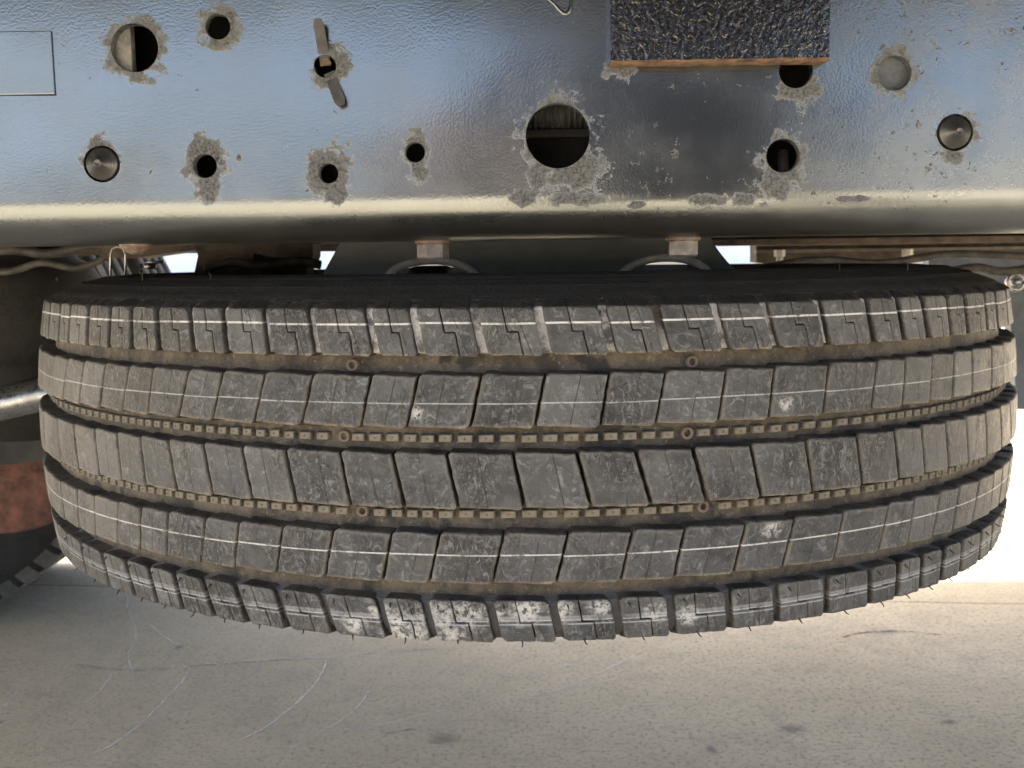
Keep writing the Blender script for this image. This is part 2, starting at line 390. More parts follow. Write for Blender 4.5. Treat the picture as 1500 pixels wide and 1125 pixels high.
for pts, w in (([(100, 973), (200, 983), (300, 975), (400, 968), (440, 965)], .0022), ([(520, 960), (570, 955), (640, 951)], .002),
               ([(560, 1076), (620, 1066)], .002), ([(1225, 938), (1260, 928), (1320, 925), (1380, 931)], .005), ([(0, 1060), (14, 1050)], .004)):
    ribbon(pts, w, M_crk, 'hairline_crack', .0010)

# ------------------------------------------------------------------ spare wheel
ZE = [.1172, .0851, .0724, .0366, .0192, -.0192, -.0368, -.0727, -.0857, -.1165]
lz = lambda u, v: phi_at(u, v)[1]
LINES = [(lz(700, 474), .00085, .9, (.72, .73, .73)), (lz(700, 591), .0006, .7, (.50, .53, .55)), (lz(720, 815), .00065, .8, (.70, .71, .71)),
         (lz(730, 908), .0022, .40, (.42, .45, .48)), (lz(730, 911), .0005, .65, (.55, .57, .58)), (lz(1180, 884), .0007, .5, (.55, .6, .66))]
for u, v, s_ in ((520, 915, .010), (590, 925, .02), (640, 905, .019), (680, 900, .017), (660, 930, .014), (725, 900, .010), (770, 895, .015), (560, 900, .010), (820, 895, .011), (880, 890, .009), (960, 900, .011), (1010, 900, .010), (1150, 590, .007), (610, 605, .006), (1130, 775, .008)):
    f_, z_ = phi_at(u, v); p = cyl(f_, crown(z_), z_); WHEEL_PATCH.append((p, (s_, s_, s_ * .8)))
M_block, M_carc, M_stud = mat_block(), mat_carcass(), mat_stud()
wheel = empty('spare_wheel', (0, 0, TZ), label='large worn truck tyre slung flat under the chassis rail, with chalky grey ribbed tread', cat='spare wheel')
GD = .0145
prof = [(.286, -.085), (.300, -.103), (.32, -.115), (.35, -.128), (.38, -.1335), (.40, -.1335), (.42, -.1325), (.44, -.130), (.458, -.1262), (.460, -.1264), (.462, -.1252), (.478, -.1205), (.4868, -.1170)]
for z in [-.1095, -.108, -.102, -.096, -.091, -.0870]: prof.append((crown(z) - .0062, z))
for k in range(0, 25):
    z = -.0858 + .1716 * k / 24; prof.append((crown(z) - GD, z))
for z in [.0870, .091, .096, .102, .108, .113, .116]: prof.append((crown(z) - .0062, z))
prof += [(.4868, .1245), (.478, .1275), (.4665, .1318), (.4650, .1335), (.4635, .1324), (.458, .1340), (.4565, .1353), (.455, .1350), (.447, .1372), (.4455, .1382), (.444, .1377), (.42, .1398), (.40, .1395), (.392, .1390), (.3905, .1398), (.389, .1386), (.38, .137), (.35, .128), (.32, .115), (.300, .103), (.286, .085), (.280, .06), (.280, -.06), (.286, -.085)]
mb = MB(); mb.lathe(prof, 420)
tyre = mb.build('tyre', M_carc, wheel)
mb = MB(); mb.lathe([(.110, .012), (.135, .010), (.20, .035), (.235, .030), (.262, -.02), (.272, -.085), (.293, -.097), (.297, -.088), (.2785, -.075), (.2785, .075), (.297, .088), (.293, .097), (.272, .088), (.262, .060), (.240, .040), (.20, .043), (.135, .018), (.110, .020), (.110, .012)], 96)
mb.build('rim', simple('grey_wheel_paint', (.16, .16, .16), (.22, .22, .21), .5), wheel)

ROWS = [  # (upper px, lower px) of every cut in the five ribs, read left to right
 [((88, 440), (84, 503)), ((103, 441), (99, 508)), ((129, 443), (126, 511)), ((161, 445), (158, 512)), ((191, 446), (192, 513)), ((228, 448), (232, 514)), ((276, 449), (283, 516)), ((326, 452), (333, 518)), ((386, 453), (395, 521)), ((453, 455), (464, 520)), ((537, 455), (550, 521)), ((602, 455), (617, 524)), ((692, 453), (709, 525)), ((787, 453), (803, 522)), ((882, 451), (899, 519)), ((960, 448), (979, 517)), ((1048, 447), (1066, 512)), ((1121, 445), (1140, 511)), ((1201, 441), (1214, 507)), ((1270, 437), (1282, 503)), ((1316, 435), (1327, 500)), ((1352, 433), (1362, 495)), ((1388, 431), (1395, 490)), ((1414, 429), (1420, 487)), ((1443, 425), (1448, 483)), ((1458, 423), (1463, 480)), ((1474, 420), (1478, 477))],
 [((62, 511), (60, 574)), ((80, 517), (76, 581)), ((99, 522), (91, 586)), ((123, 527), (115, 592)), ((153, 532), (145, 597)), ((188, 536), (177, 602)), ((223, 540), (215, 606)), ((275, 544), (260, 612)), ((325, 547), (309, 615)), ((387, 548), (371, 619)), ((457, 549), (440, 621)), ((543, 550), (528, 625)), ((612, 551), (595, 627)), ((704, 550), (688, 628)), ((799, 549), (784, 628)), ((893, 547), (880, 625)), ((976, 547), (961, 623)), ((1065, 541), (1053, 617)), ((1136, 538), (1127, 613)), ((1216, 532), (1207, 608)), ((1286, 527), (1277, 601)), ((1328, 523), (1323, 595)), ((1367, 519), (1363, 590)), ((1399, 514), (1396, 584)), ((1425, 509), (1425, 578)), ((1453, 502), (1453, 572)), ((1470, 497), (1470, 568)), ((1483, 492), (1483, 565))],
 [((63, 600), (66, 665)), ((82, 609), (88, 675)), ((107, 620), (115, 689)), ((137, 628), (145, 697)), ((169, 634), (177, 705)), ((204, 639), (213, 712)), ((245, 644), (259, 721)), ((296, 649), (311, 727)), ((352, 653), (368, 733)), ((416, 657), (433, 737)), ((496, 663), (513, 741)), ((573, 664), (592, 744)), ((653, 665), (672, 747)), ((751, 664), (769, 747)), ((845, 663), (867, 743)), ((932, 660), (955, 740)), ((1016, 656), (1037, 734)), ((1101, 652), (1117, 729)), ((1181, 647), (1192, 721)), ((1256, 637), (1265, 714)), ((1312, 631), (1320, 703)), ((1351, 624), (1357, 697)), ((1387, 617), (1392, 690)), ((1416, 610), (1420, 678)), ((1445, 603), (1447, 668)), ((1466, 594), (1468, 657)), ((1480, 587), (1482, 648))],
 [((70, 690), (76, 748)), ((88, 706), (95, 761)), ((112, 717), (115, 775)), ((137, 727), (139, 787)), ((172, 736), (171, 798)), ((205, 743), (204, 807)), ((245, 751), (243, 815)), ((300, 758), (293, 824)), ((349, 764), (343, 831)), ((413, 769), (404, 839)), ((487, 776), (475, 844)), ((573, 780), (560, 849)), ((643, 781), (628, 855)), ((737, 781), (721, 857)), ((833, 779), (815, 857)), ((927, 777), (909, 852)), ((1005, 776), (988, 845)), ((1093, 768), (1075, 839)), ((1165, 759), (1147, 831)), ((1237, 753), (1223, 820)), ((1304, 740), (1288, 807)), ((1341, 733), (1331, 797)), ((1379, 724), (1367, 788)), ((1407, 714), (1396, 777)), ((1436, 703), (1424, 766)), ((1457, 694), (1450, 753)), ((1470, 688), (1464, 745))],
 [((96, 779), (103, 822)), ((117, 790), (126, 840)), ((147, 805), (160, 860)), ((181, 817), (197, 874)), ((215, 827), (230, 886)), ((252, 838), (267, 896)), ((294, 847), (314, 905)), ((342, 857), (363, 913)), ((403, 865), (421, 922)), ((469, 871), (489, 929)), ((553, 877), (570, 937)), ((621, 880), (636, 940)), ((716, 880), (731, 942)), ((809, 880), (822, 941)), ((901, 877), (910, 938)), ((982, 874), (988, 932)), ((1067, 866), (1071, 924)), ((1137, 858), (1140, 914)), ((1212, 848), (1212, 903)), ((1276, 833), (1276, 889)), ((1318, 823), (1315, 877)), ((1353, 814), (1350, 866)), ((1385, 803), (1380, 854)), ((1411, 792), (1407, 840)), ((1439, 780), (1434, 823)), ((1455, 768), (1450, 808))]]
def cut_phis(row):
    zt, zb = ZE[2 * row], ZE[2 * row + 1]; out = []
    for (a, b) in ROWS[row]:
        # use the fitted rib edge height with the measured column
        def ph(u, z):
            lo, hi = pi / 2 - 1.12, pi / 2 + 1.12
            for _ in range(40):
                m = (lo + hi) / 2; q = RM.transposed() @ (Vector(cyl(m, crown(z), z + TZ)) - CAMP)
                if 750 + F * q.x / q.y < u: lo = m
                else: hi = m
            return (lo + hi) / 2
        out.append((ph(a[0], zt), ph(b[0], zb)))
    # continue round the back with a mixed pitch
    ok = [out[0]]
    for o in out[1:]:
        if (o[0] + o[1]) / 2 - (ok[-1][0] + ok[-1][1]) / 2 > .045: ok.append(o)
    lean = ok[len(ok) // 2][1] - ok[len(ok) // 2][0]
    f = ok[-1]; end = ok[0][0] + 2 * pi; n = round((end - f[0]) / .081); pit = [.92, 1.0, 1.12, 1.0, .92, 1.08]
    ws = [pit[random.randrange(6)] for _ in range(n)]; tot = sum(ws); acc = f[0]
    for w in ws[:-1]:
        acc += (end - f[0]) * w / tot; ok.append((acc, acc + lean))
    return ok
def jag(pts, rnd, amp, stp=.0035):
    out = []
    n = len(pts)
    for i in range(n):
        a, b = Vector(pts[i]), Vector(pts[(i + 1) % n]); L = (b - a).length; k = max(1, int(L / stp))
        for j in range(k):
            p = a.lerp(b, j / k)
            if 0 < j: p += Vector((rnd.uniform(-amp, amp), rnd.uniform(-amp, amp)))
            out.append(p)
    return out
def block_mesh(mb, poly, capside, rnd, drop=0.0, tiltz=0.0, seam=None):
    """poly: outline in (arc length, z) metres, anticlockwise; capside +1/-1: that edge runs over the shoulder"""
    n0 = len(poly)
    pts = jag(poly, rnd, .00036 if capside == 0 else .00030)
    n = len(pts)
    nr = []
    for i in range(n):
        a, b, c = pts[i - 1], pts[i], pts[(i + 1) % n]
        d = ((b - a).normalized() + (c - b).normalized())
        d = d.normalized() if d.length > 1e-6 else (c - b).normalized(); nr.append(Vector((d.y, -d.x)))
    cs = sum((p.x for p in pts)) / n; cz = sum((p.y for p in pts)) / n
    def P(p, dep):
        z = p.y; return cyl(p.x / R0, crown(z) - dep - drop - tiltz * (p.x - cs), z)
    rings = [(-.0010, GD, 1.0, .6), (-.0000, .0016, .14, 1.0), (.0005, .0004, .03, 1.0), (.0012, 0, 0, .7), (.0030, 0, 0, 0.0)]
    if capside: rings = [(-.0002, GD, 1.0, .6), (.0, .0010, .14, .9), (.0002, .0003, .03, .35), (.0006, 0, 0, .3), (.0030, 0, 0, 0.0)]
    vs = []; dep = []; ed = []; rp = []
    for off, dd, dv_, ev in rings:
        for i, p in enumerate(pts):
            q = p - nr[i] * off
            if dd == GD and capside and (q.y * capside) > .1135:
                vs.append(cyl(q.x / R0, .4846, .1250) if capside > 0 else cyl(q.x / R0, .4830, -.1195)); dep.append(.12 + .5 * (1))
            else:
                vs.append(P(q, dd)); dep.append(dv_)
            ed.append(ev); rp.append(q)
    fs = []
    for k in range(len(rings) - 1):
        for i in range(n):
            a, b = k * n + i, k * n + (i + 1) % n; fs.append((a, b, b + n, a + n))
    base = (len(rings) - 1) * n
    inner = [rp[base + i] for i in range(n)]
    x0, x1 = min(p.x for p in inner), max(p.x for p in inner); z0, z1 = min(p.y for p in inner), max(p.y for p in inner)
    extra = []
    def inside(q):
        c = False
        for i in range(n):
            a, b = inner[i], inner[i - 1]
            if (a.y > q.y) != (b.y > q.y) and q.x < (b.x - a.x) * (q.y - a.y) / (b.y - a.y) + a.x: c = not c
        return c
    x = x0 + .004
    while x < x1:
        z = z0 + .004
        while z < z1:
            q = Vector((x + rnd.uniform(-.001, .001), z + rnd.uniform(-.001, .001)))
            if inside(q) and min((q - p).length for p in inner) > .002: extra.append(q)
            z += .008
        x += .008
    ring_e = [(i, (i + 1) % n) for i in range(n)]
    V, E, Fc, ov, oe, of = delaunay_2d_cdt(inner + extra, ring_e, [], 1, 1e-7)
    mp = []
    for i, q in enumerate(V):
        o = [k for k in ov[i] if k < n]
        if o: mp.append(base + o[0])
        else:
            wv = noise.noise(Vector((q.x * 60, q.y * 60, cs))) * .00025
            vs.append(P(q, wv)); dep.append(0); ed.append(0); mp.append(len(vs) - 1)
    for t in Fc:
        f = [mp[i] for i in t]
        if len(set(f)) == len(f): fs.append(tuple(f))
    sv = [1.0] * len(vs)
    if seam:
        (ax, az), (bx, bz) = seam
        for i, p in enumerate(rp): sv[i] = p.x - (ax + (bx - ax) * (p.y - az) / (bz - az))
        for k in range(len(rp), len(vs)):
            v = vs[k]; ph = atan2(-v[1], -v[0]); xx = ph * R0
            while xx < cs - pi * R0: xx += 2 * pi * R0
            sv[k] = xx - (ax + (bx - ax) * (v[2] - az) / (bz - az))
    mb.add(vs, fs, 0, True, depth=dep, edge=ed, seam=sv)
def build_row(row):
    cuts = cut_phis(row); n = len(cuts); zt, zb = ZE[2 * row], ZE[2 * row + 1]
    cap = 1 if row == 0 else (-1 if row == 4 else 0)
    gap = .0031 if cap else .0011
    back = MB(); dz = 0.0009 if not cap else .0004
    for i in range(n):
        (ta, ba), (tb, bb) = cuts[i], cuts[(i + 1) % n]
        if i == n - 1: tb += 2 * pi; bb += 2 * pi
        rnd = random.Random(row * 1000 + i)
        mid = (ta + tb) / 2 % (2 * pi); front = abs(mid - pi / 2) < 1.22
        g = gap * (1 if cap else rnd.uniform(.8, 1.25))
        A = Vector((ba * R0 + g, zb + dz)); B = Vector((bb * R0 - g, zb - dz)); C = Vector((tb * R0 - g, zt - dz)); D = Vector((ta * R0 + g, zt + dz))
        drop = rnd.uniform(0, .0006); tl = rnd.uniform(-.012, .012)
        ch = .0022
        def cham(p, q, r):                   # soften a corner
            return [p + (q - p).normalized() * ch, p + (r - p).normalized() * ch]
        mb = MB() if front else back
        if not cap:
            poly = [A + (B - A).normalized() * 0] + cham(B, A, C)[0:2] + [C] + cham(D, C, A)[0:2]
            f = rnd.uniform(.45, .62); block_mesh(mb, [tuple(p) for p in poly], 0, rnd, drop, tl, (tuple(A.lerp(B, f)), tuple(D.lerp(C, f + rnd.uniform(-.04, .04)))))
        else:
            zs = zt + (zb - zt) * (.50 if row == 0 else .53)
            f1, f2 = (.45, .64) if row == 0 else (.40, .62)
            h = .00035
            def L(f, z):
                k = (z - zb) / (zt - zb); a = A.lerp(D, k); b = B.lerp(C, k); return Vector((a.x + (b.x - a.x) * f, z))
            T1, M1, M2, B2 = L(f1, D.y), L(f1, zs), L(f2, zs), L(f2, A.y)
            hx, hz = Vector((h, 0)), Vector((0, h))
            c1, c2, c3, c4 = cham(A, L(.1, A.y), D), cham(D, L(.1, D.y), A), cham(B, L(.9, B.y), C), cham(C, L(.9, C.y), B)
            left = [c1[1], c1[0], B2 - hx, M2 - hx - hz, M1 - hx - hz, T1 - hx, c2[0], c2[1]]
            right = [B2 + hx, c3[0], c3[1], c4[1], c4[0], T1 + hx, M1 + hx + hz, M2 + hx + hz]
            block_mesh(mb, [tuple(p) for p in left], cap, rnd, drop, 0); block_mesh(mb, [tuple(p) for p in right], cap, rnd, drop + rnd.uniform(0, .0004), 0, (tuple(L(.80, A.y)), tuple(L(.66, D.y))))
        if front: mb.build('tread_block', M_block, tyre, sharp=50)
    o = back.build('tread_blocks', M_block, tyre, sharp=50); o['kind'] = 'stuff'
    return cuts
CUTS = [build_row(r) for r in range(5)]

# stone ejector studs in the two middle grooves
def stud_mesh(w, hgt=.0045, dz=.0052):
    m = MB(); x, z = w / 2, dz / 2; b = .0006
    vs = [(-x - b, .002, -z - b), (x + b, .002, -z - b), (x + b, .002, z + b), (-x - b, .002, z + b), (-x, -hgt + b, -z), (x, -hgt + b, -z), (x, -hgt + b, z), (-x, -hgt + b, z), (-x + b, -hgt, -z + b), (x - b, -hgt, -z + b), (x - b, -hgt, z - b), (-x + b, -hgt, z - b),
          (-.0006, -hgt, -.0006), (.0006, -hgt, -.0006), (.0006, -hgt, .0006), (-.0006, -hgt, .0006), (0, -hgt - .0016, .0)]
    fs = [(0, 1, 5, 4), (1, 2, 6, 5), (2, 3, 7, 6), (3, 0, 4, 7), (4, 5, 9, 8), (5, 6, 10, 9), (6, 7, 11, 10), (7, 4, 8, 11), (8, 9, 10, 11), (12, 13, 16), (13, 14, 16), (14, 15, 16), (15, 12, 16)]
    m.add(vs, fs); me = bpy.data.meshes.new('groove_stud'); me.from_pydata(m.v, [], m.f); me.materials.append(M_stud); return me
STM = [stud_mesh(w) for w in (.0075, .0088, .0100)]
def ring_pin_mesh():
    m = MB(); m.lathe([(.0050, .002), (.0044, -.0022), (.0032, -.0028), (.0025, -.0024), (.0026, .0035), (0.0001, .0037)], 18, 'y')
    me = bpy.data.meshes.new('stone_pin'); me.from_pydata(m.v, [], m.f); me.materials.append(simple('rusty_groove_mud', (.10, .08, .06), (.19, .15, .12), .9, 90)); me.polygons.foreach_set('use_smooth', [True] * len(me.polygons)); return me
PIN = ring_pin_mesh()
def place_ring(me, name, ph, z, dr):
    r = crown(z) - dr; o = link(name, me, None, tyre, cyl(ph, r, z)); o.rotation_euler = (0, 0, ph - pi / 2); return o
for row, pins, vrow in ((2, (503, 1008), 641), (3, (530, 1031), 752)):
    zc = phi_at(750, vrow + 1.5, GD - .004)[1]
    pp = [phi_at(u, v, GD - .003)[0] for u, v in zip(pins, (637, 635) if row == 2 else (750, 744))]
    cs = [sum(c) / 2 for c in CUTS[row]]
    backm = MB()
    for i in range(len(cs)):
        a = cs[i]; b = cs[i + 1] if i + 1 < len(cs) else cs[0] + 2 * pi
        for k in range(3):
            ph = a + (b - a) * (k + .5) / 3; p2 = ph % (2 * pi)
            if any(abs(p2 - q) < .019 for q in pp): continue
            if abs(p2 - pi / 2) < 1.0:
                w = (b - a) / 3 * R0
                place_ring(STM[0 if w < .0125 else (1 if w < .0148 else 2)], 'groove_stud', ph, zc + random.uniform(-.0003, .0003), GD)
            else:
                v0 = [Vector(v) for v in [x.co for x in STM[1].vertices]]; Rz = Matrix.Rotation(ph - pi / 2, 3, 'Z'); c0 = Vector(cyl(ph, crown(zc) - GD, zc))
                backm.add([Rz @ v + c0 for v in v0], [tuple(p.vertices) for p in STM[1].polygons])
    o = backm.build('groove_studs', M_stud, tyre); o['kind'] = 'stuff'
    for q in pp: place_ring(PIN, 'stone_pin', q, zc, GD)
for u, v in ((515, 535), (1015, 530)):
    q, z = phi_at(u, v, GD - .003); place_ring(PIN, 'stone_pin', q, z, GD)
# rubber vent hairs
hm = MB()
def hair(p, d, L=.006, r=.00045):
    p = Vector(p); d = Vector(d).normalized(); k = Vector((random.uniform(-.4, .4), random.uniform(-.4, .4), random.uniform(-.4, .4)))
    hm.tube([p - d * .001, p + d * L * .5, p + (d + k * .6).normalized() * L], [r, r * .9, r * .5], 5)
for i, (t_, b_) in enumerate(CUTS[4]):
    m = (t_ + b_) / 2
    if not abs(m - pi / 2) < 1.25: continue
    j = random.uniform(-.002, .002)
    rad = Vector((-cos(m), -sin(m), 0))
    nx = CUTS[4][(i + 1) % len(CUTS[4])]; w = (sum(nx) / 2 - m)
    for fr, z in ((.17, -.0890), (.45, -.1155)):
        ph = m + w * fr + j; rad = Vector((-cos(ph), -sin(ph), 0)); c = crown(z)
        hair(cyl(ph, c, z), rad + Vector((-sin(ph) * -.5 * .6, 0, -.8)), random.uniform(.0026, .0050), .0006)
for u, v, L in ((208, 402, .008), (308, 402, .006), (703, 403, .005), (838, 403, .003), (1230, 388, .007), (1330, 388, .006), (602, 403, .005), (930, 403, .006)):
    p = at(u, v, -.40) - Vector((0, 0, TZ)); rr = hypot(p.x, p.y)
    hair((p.x, p.y, .1385), (random.uniform(-.1, .1), 0, 1), L, .0003)
o = hm.build('vent_hairs', simple('black_rubber', (.012, .012, .012), (.03, .03, .03), .6), tyre); o['kind'] = 'stuff'

# ------------------------------------------------------------------ truck chassis
truck = empty('truck_chassis', (0, 0, 0), label='black painted steel truck chassis with drilled side rail running above the spare tyre', cat='truck')
PX = .81 / F                                 # metres per photo pixel on the web plane
HOLES = [(197, 70, 34), (319, 39, 18), (476, 97, 16), (300, 243, 17.5), (481, 254, 14.5), (608, 223, 14.5), (817, 199, 46), (1166, 104, 24), (1147, 228, 24), (1310, 107, 24.5), (149, 240, 26.5), (1399, 194, 26)]
HW = [(at(u, v, YW), r * PX) for u, v, r in HOLES]
def PT(u, v, a, b): p = at(u, v, YW); return ((p.x, p.y, p.z), (a * PX, .02, b * PX))
PATCH = [PT(*q) for q in ((197, 72, 44, 46), (322, 36, 30, 30), (487, 100, 27, 30), (300, 240, 31, 42), (305, 275, 22, 22), (481, 250, 36, 40), (492, 282, 20, 22), (609, 222, 21, 30), (612, 245, 15, 22), (818, 205, 53, 56), (845, 250, 42, 30), (785, 262, 14, 24), (770, 290, 18, 12), (845, 292, 40, 10), (1035, 293, 28, 9), (1090, 292, 18, 9), (818, 165, 30, 30), (908, 98, 24, 20), (1147, 238, 34, 40), (1140, 275, 30, 16), (1170, 130, 34, 24), (1310, 107, 33, 36), (149, 232, 28, 30), (1402, 200, 30, 28), (1396, 228, 20, 14), (350, 232, 5, 7), (930, 300, 14, 6), (1250, 291, 25, 4))]
M_rail, M_wrk, M_rust = mat_rail(PATCH), mat_wrinkle(), mat_rust_edge()
M_dark = simple('dusty_black_underbody', (.012, .012, .012), (.035, .033, .03), .7, 25)
M_brown = simple('rusty_brown_steel', (.05, .036, .028), (.14, .11, .085), .75, 35)
M_boltm = simple('weathered_zinc_bolt', (.12, .11, .10), (.26, .24, .22), .5, 120, .0004, .35)
M_steel = simple('bare_steel', (.30, .31, .32), (.45, .46, .47), .32, 60, .0002, .9)
M_redrust = simple('red_primer_rust', (.055, .028, .02), (.22, .10, .07), .8, 26, .003)
M_tyreblk = simple('dark_tyre_rubber', (.010, .010, .010), (.022, .021, .02), .8, 20)
M_hose = simple('dusty_hose', (.03, .03, .028), (.10, .095, .085), .6, 60)
M_gus = simple('dark_green_black_paint', (.042, .054, .058), (.065, .080, .084), .42, 30, .0003)

ZB = at(750, 349, YW).z                      # underside of the rail
RB = .033; ZT = ZB + .27
def rail(Yf, s, x0, x1, holes, name, mat):   # s=+1: flanges point to +y
    T = .009; mb = MB(); zl, zh = ZB + RB, ZT - RB
    V = [Vector((x0, zl)), Vector((x1, zl)), Vector((x1, zh)), Vector((x0, zh))]; E = [(0, 1), (1, 2), (2, 3), (3, 0)]; loops = []
    for c, r in holes:
        b = len(V); n = 48; lp = []
        for k in range(n):
            a = 2 * pi * k / n; V.append(Vector((c.x + r * cos(a), c.z + r * sin(a)))); E.append((b + k, b + (k + 1) % n)); lp.append(b + k)
        loops.append(lp)
    gx = x0 + .05
    while gx < x1:
        V.append(Vector((gx, zl))); V.append(Vector((gx, zh))); gx += .05
    v2, e2, f2, ov, oe, of = delaunay_2d_cdt(V, E, [], 1, 1e-6)
    keep = []
    for f in f2:
        c = sum((v2[i] for i in f), Vector((0, 0))) / len(f)
        if not any((c - Vector((h.x, h.z))).length < r * .997 for h, r in holes): keep.append(tuple(f))
    def orient(f, flip):
        a, b, c = [v2[i] for i in f[:3]]; ccw = (b - a).cross(c - a) > 0
        return f if ccw != flip else f[::-1]
    mb.add([(p.x, Yf, p.y) for p in v2], [orient(f, s < 0) for f in keep], 0, False)
    mb.add([(p.x, Yf + s * T, p.y) for p in v2], [orient(f, s > 0) for f in keep], 0, False)
    for c, r in holes:
        n = 48; bv = .0008
        rr = [(r, 0.0), (r - bv * .3, bv), (r - bv * .3, T)]
        vs = [(c.x + q * cos(2 * pi * k / n), Yf + s * y, c.z + q * sin(2 * pi * k / n)) for q, y in rr for k in range(n)]
        mb.add(vs, [(j * n + k, j * n + (k + 1) % n, (j + 1) * n + (k + 1) % n, (j + 1) * n + k) for j in range(2) for k in range(n)], 0, True)
    def sweep(pr):
        nx = 60; vs = []; fs = []
        for i in range(nx + 1):
            x = x0 + (x1 - x0) * i / nx
            for y, z in pr: vs.append((x, y, z))
        q = len(pr)
        for i in range(nx):
            for j in range(q - 1): fs.append((i * q + j, i * q + j + 1, (i + 1) * q + j + 1, (i + 1) * q + j))
        mb.add(vs, fs, 0, True)
    for sg, zc in ((-1, zl), (1, zh)):
        hd = [(0.0, 0.0)]; NB = 28
        for k in range(NB):
            th = pi / 2 * ((k + .5) / NB) ** 1.55; hd.append((hd[-1][0] + sin(th), hd[-1][1] + cos(th)))
        o = [(Yf + s * RB * y / hd[-1][0] * 1.15, zc + sg * RB * z / hd[-1][1]) for y, z in hd]
        ri = RB - T
        i_ = [(Yf + s * (RB - ri * cos(a)), zc + sg * ri * sin(a) * .98) for a in [pi / 2 * k / 10 for k in range(11)]]
        fl = Yf + s * .085
        sweep(o + [(fl - s * .002, zc + sg * RB), (fl, zc + sg * (RB - .002)), (fl, zc + sg * (ri + .001))] + [(fl, zc + sg * ri)] + i_[::-1])
    return mb.build(name, mat, truck)
near = rail(YW, 1, -2.2, 2.0, HW, 'frame_rail', M_rail)
far = rail(.43, -1, -2.2, 2.0, [], 'frame_rail', M_brown)

# conical plugs
def cone_plug(u, v, r):
    p = at(u, v, YW); R = r * PX; m = MB()
    m.lathe([(R * .90, .008), (R * .90, .0015), (R * .85, -.0005), (R * .80, -.001), (R * .22, -.0075), (R * .20, -.0085), (R * .17, -.0088), (R * .12, -.0080), (.0001, -.0080)], 40, 'y')
    o = m.build('cone_plug', M_plug, near, p); return o
t = NT('turned_steel'); n_ = t.noise(1, 3, P=t.scale((20, 900, 20))); M_plug = t.out(t.mix(n_, (.06, .06, .062), (.17, .17, .17)), .36, t.bump(n_, .0004), .75)
cone_plug(149, 240, 26.5); cone_plug(1399, 194, 26)
# wrinkled square plate with flame cut edge
a, b = at(895, 92, YW - .02), at(1216, 96, YW - .02)
m = MB(); x0, x1 = a.x, b.x; z0 = (at(1050, 88, YW - .02).z); z1 = z0 + .15
ya, yb = YW - .017, YW - .0005
m.add([(x0, ya, z0), (x1, ya, z0), (x1, ya, z1), (x0, ya, z1), (x0, yb, z0), (x1, yb, z0), (x1, yb, z1), (x0, yb, z1)], [(0, 1, 2, 3)], 0)
m.add([(x0, ya, z0), (x1, ya, z0), (x1, ya, z1), (x0, ya, z1), (x0, yb, z0), (x1, yb, z0), (x1, yb, z1), (x0, yb, z1)], [(0, 3, 7, 4), (1, 5, 6, 2), (3, 2, 6, 7)], 0)
m.build('backing_plate', M_wrk, near)
m = MB(); nx = 60; vs = []
for i in range(nx + 1):
    x = x0 + (x1 - x0) * i / nx; w = noise.noise(Vector((x * 90, 0, 0))) * .0006
    vs += [(x, ya - .0004, z0 + .0012 + w), (x, ya, z0 - .0008 + w * .5), (x, yb, z0 - .0008 + w)]
m.add(vs, [(3 * i + j, 3 * i + j + 1, 3 * i + j + 4, 3 * i + j + 3) for i in range(nx) for j in range(2)], 0, True)
m.build('cut_edge', M_rust, near)
# thin painted plate at the left
a, b = at(-60, 48, YW - .004), at(78, 137, YW - .004)
m = MB(); m.box((a.x, YW - .0016, b.z), (b.x, YW + .0005, a.z + .001), bev=.0006); m.build('doubler_plate', M_rail, near, sharp=8)
m = MB(); p0 = at(-60, 139, YW); p1 = at(82, 138.5, YW); m.tube([p0, p1], .0009, 8); m.build('underside_shade_line', M_dark, near)  # dark tube stands in for shade under the plate's lower edge
# run of thick paint at the top
pts = [(776, -16), (790, -8), (803, -1), (812, 6), (819, 14), (825, 20), (830, 21), (834, 17), (836, 9), (837, 0), (838, -10)]
m = MB(); m.tube([at(u, v, YW - .0002) for u, v in pts], [.0008, .0009, .0010, .0012, .0015, .0018, .0019, .0017, .0013, .0010, .0008], 10); m.build('paint_run', M_rail, near)
# things seen through the holes
p = at(197, 70, YW + .03)
m = MB(); e = at(199, 70, YW + .02).x; m.box((e - .10, YW + .010, p.z - .06), (e, YW + .020, p.z + .05), bev=.001)
m.build('bracket_plate', simple('scraped_grey_steel', (.10, .10, .095), (.33, .32, .30), .6, 70), truck)
p = at(1310, 107, YW + .02); m = MB(); m.box((p.x - .05, YW + .0105, p.z - .05), (p.x + .05, YW + .017, p.z + .05), bev=.001)
m.build('bracket_plate', simple('pale_painted_steel', (.09, .105, .12), (.17, .185, .20), .38, 90), truck)
m = MB(); c = at(825, 172, YW + .07); pts = []; rs = []
for k in range(161):
    s_ = k / 160; x = c.x - .06 + .12 * s_; pts.append((x, c.y, c.z + .004 - .0035 * math.cosh((x - c.x) * 14) + .0035)); rs.append(.0155 + .0022 * (sin(k * 2 * pi / 6) > 0) + .0008 * sin(k * 2 * pi / 6))
m.tube(pts, rs, 20); m.build('corrugated_hose', simple('dark_ribbed_hose', (.03, .032, .035), (.10, .105, .11), .4, 80), truck)
m = MB(); p = at(817, 190, YW + .055); m.box((p.x - .08, p.y, p.z - .006), (p.x + .08, p.y + .004, p.z + .0005), bev=.0008); m.build('hose_clip_strip', M_dark, truck)
m = MB(); p = at(1147, 235, YW + .05); m.tube([(p.x, p.y, p.z - .03), (p.x, p.y, p.z + .008)], .004, 12); m.build('stud_bolt', M_boltm, truck)
m = MB(); m.box((-1.9, YW + .10, ZB + .03), (1.9, YW + .11, ZT + .04)); m.build('dark_back_panel', M_dark, truck)  # dark sheet behind the web, backing the holes

